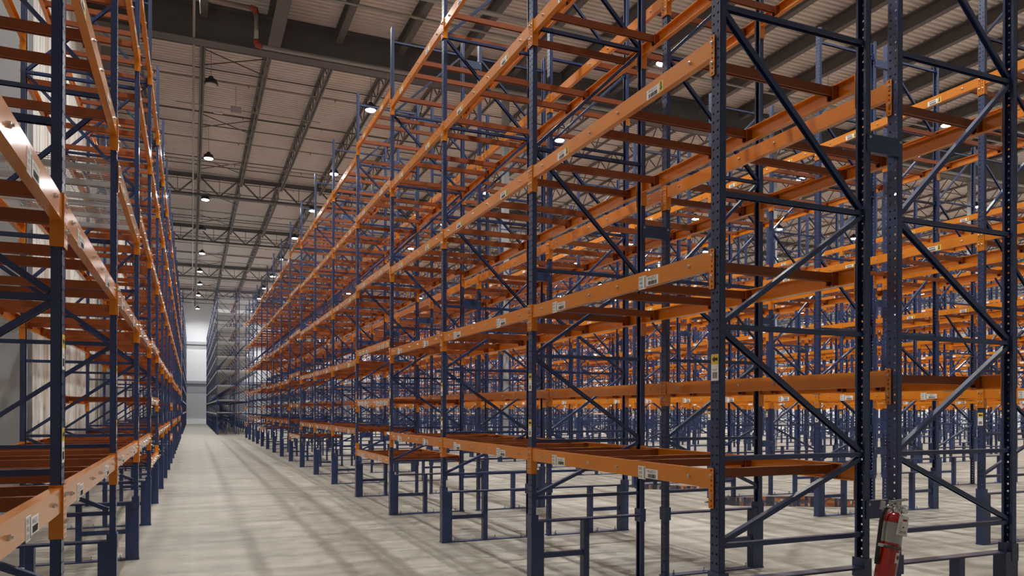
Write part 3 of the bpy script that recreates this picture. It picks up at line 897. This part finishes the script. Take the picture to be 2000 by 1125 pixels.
# ---------------------------------------------------------------- fire extinguisher
def extinguisher():
    r = link('fire_extinguisher', None, None, (3.785, 3.27, .395))
    r.rotation_euler = (math.radians(-2), math.radians(11), math.radians(-20))
    tag(r, 'red fire extinguisher with black hose hanging on rack spacer plate', 'fire extinguisher')
    R = .059
    m = MB()
    prof = [(0, 0), (.05, 0), (R, .015), (R, .36), (R, .47), (R, .525), (.056, .545), (.044, .562), (.028, .572), (.022, .58), (0, .58)]
    m.lathe(prof, RED_PAINT, n=32); link('cylinder', m.mesh('cylinder', True), r)
    m = MB(); m.lathe([(R + .001, .392), (R + .001, .512)], SILVER_LABEL, n=32); o = link('body_label', m.mesh('body_label', True), r); o['label'] = 'silver instruction label around upper body'
    m = MB(); m.lathe([(R, .358), (R + .004, .358), (R + .004, .376), (R, .376)], STRAP, n=32); link('strap', m.mesh('strap', True), r)
    m = MB(); m.lathe([(.024, .565), (.027, .575), (.027, .605), (.018, .612), (.018, .64), (0, .64)], CHROME, n=18)
    m.tube([(-.02, 0, .60), (-.05, .0, .60), (-.06, 0, .592)], .013, CHROME, 10); link('valve', m.mesh('valve', True), r)
    m = MB(); m.obox((-.035, 0, .632), (.058, -.0, .664), (0, 1, 0), .026, (-.35, 0, .93), .012, SILVER_LABEL); m.obox((-.03, 0, .612), (.055, 0, .622), (0, 1, 0), .024, (0, 0, 1), .008, CHROME)
    link('lever', m.mesh('lever'), r)
    m = MB()
    vs = []
    m.lathe([(.018, 0), (.018, .012), (.014, .014), (0, .014)], CHROME, n=16)
    g = link('pressure_gauge', m.mesh('pressure_gauge', True), r, (.03, -.026, .595)); g.rotation_euler = (PI / 2, 0, 0)
    m = MB(); m.tube([(.05 + .022 * math.cos(t * .5), -.01, .60 + .026 * math.sin(t * .5)) for t in range(13)], .0022, CHROME, 6); link('pull_ring', m.mesh('pull_ring', True), r)
    pts = [(-.055, 0, .592), (-.070, -.004, .582), (-.082, -.008, .55), (-.085, -.012, .49), (-.083, -.014, .42), (-.080, -.014, .36), (-.076, -.014, .31), (-.072, -.014, .25)]
    m = MB(); m.tube(pts, [.012] * 6 + [.013, .012], DARK_PLASTIC, 12); link('hose', m.mesh('hose', True), r)
    m = MB(); m.box(-.088, -.055, -.028, -.002, .358, .376, ZINC); link('hose_clip', m.mesh('hose_clip'), r)
    # paper tag facing the camera
    m = MB(); y = -.068; dx = -.018
    m.poly([(dx + .006, y, .565), (dx + .066, y + .004, .56), (dx + .070, y, .44), (dx, y - .004, .448)], [(0, 1, 2, 3)], WHITE_PAPER)
    m.poly([(dx + .006, y + .0015, .565), (dx, y - .0025, .448), (dx + .070, y + .0015, .44), (dx + .066, y + .0055, .56)], [(0, 1, 2, 3)], WHITE_PAPER)
    v, f = text_mesh('2018', .022, .95); m.poly([(dx + .014 + a, y - .006, .458 + b) for a, b in v], f, BLACK_INK)
    m.poly([(dx + .033, y - .006, .488), (dx + .040, y - .006, .488), (dx + .040, y - .006, .499), (dx + .033, y - .006, .499)], [(0, 1, 2, 3)], RED_PAINT)
    m.box(dx + .030, dx + .054, y - .003, y - .002, .530, .542, RED_PAINT)
    for q in range(5): m.box(dx + .010, dx + .028, y - .0055, y - .005, .482 + q * .009, .484 + q * .009, GREY_INK)
    m.tube([(.008, -.03, .60), (.006, -.05, .585), (.004, y, .562)], .0012, STRAP, 5)
    o = link('inspection_tag', m.mesh('inspection_tag'), r); o['label'] = 'white paper inspection tag printed 2018'
    m = MB(); a0 = -1.15; s = []
    for q in range(5):
        a = a0 + q * .13 - .26; s.append((math.cos(a) * (R + .0012), math.sin(a) * (R + .0012)))
    vs = [(p[0], p[1], z) for z in (.278, .338) for p in s]
    m.poly(vs, [(k, k + 1, k + 6, k + 5) for k in range(4)], WHITE_PAPER)
    ac = a0; cx, cy = math.cos(ac), math.sin(ac); tx, ty = -cy, cx
    for mat, (z0, rr) in ((RED_PAINT, (.313, .013)), (BLACK_INK, (.304, .008))):
        m.poly([(cx * (R + .003) + tx * rr * math.cos(t * PI / 6), cy * (R + .003) + ty * rr * math.cos(t * PI / 6), z0 + rr * math.sin(t * PI / 6)) for t in range(12)], [tuple(range(12))], mat)
    o = link('sticker', m.mesh('sticker'), r); o['label'] = 'small white sticker with red and black round mark'
    m = MB(); m.box(-.015, .015, .060, .068, .2, .64, ZINC); m.box(-.06, -.03, .070, .076, .575, .63, ZINC); link('wall_bracket', m.mesh('wall_bracket'), r)
extinguisher()

# ---------------------------------------------------------------- water on the floor
def puddle(cx, cy, rx, ry, ang, seed, label):
    rnd = random.Random(seed); n = 40; m = MB()
    ph = [rnd.uniform(0, 6.28) for _ in range(4)]
    pts = []
    for k in range(n):
        t = 2 * PI * k / n
        f = 1 + .14 * math.sin(2 * t + ph[0]) + .10 * math.sin(3 * t + ph[1]) + .06 * math.sin(5 * t + ph[2]) + .04 * math.sin(9 * t + ph[3])
        pts.append((rx * f * math.cos(t), ry * f * math.sin(t)))
    ca, sa = math.cos(ang), math.sin(ang)
    pts = [(cx + a * ca - b * sa, cy + a * sa + b * ca) for a, b in pts]
    vs = [(a, b, .003) for a, b in pts] + [(cx + (a - cx) * 1.02, cy + (b - cy) * 1.02, .0) for a, b in pts]
    m.poly(vs, [tuple(range(n))] + [(k, n + k, n + (k + 1) % n, (k + 1) % n) for k in range(n)], WATER)
    tag(link('water_puddle', m.mesh('water_puddle')), label, 'puddle')
puddle(9.6, 10.0, 1.3, .85, math.radians(-25), 3, 'long thin puddle on the concrete mirroring orange beams')
puddle(8.9, 12.9, .75, .55, math.radians(-20), 9, 'small damp patch on the concrete behind the long puddle')
bpy.context.view_layer.update()
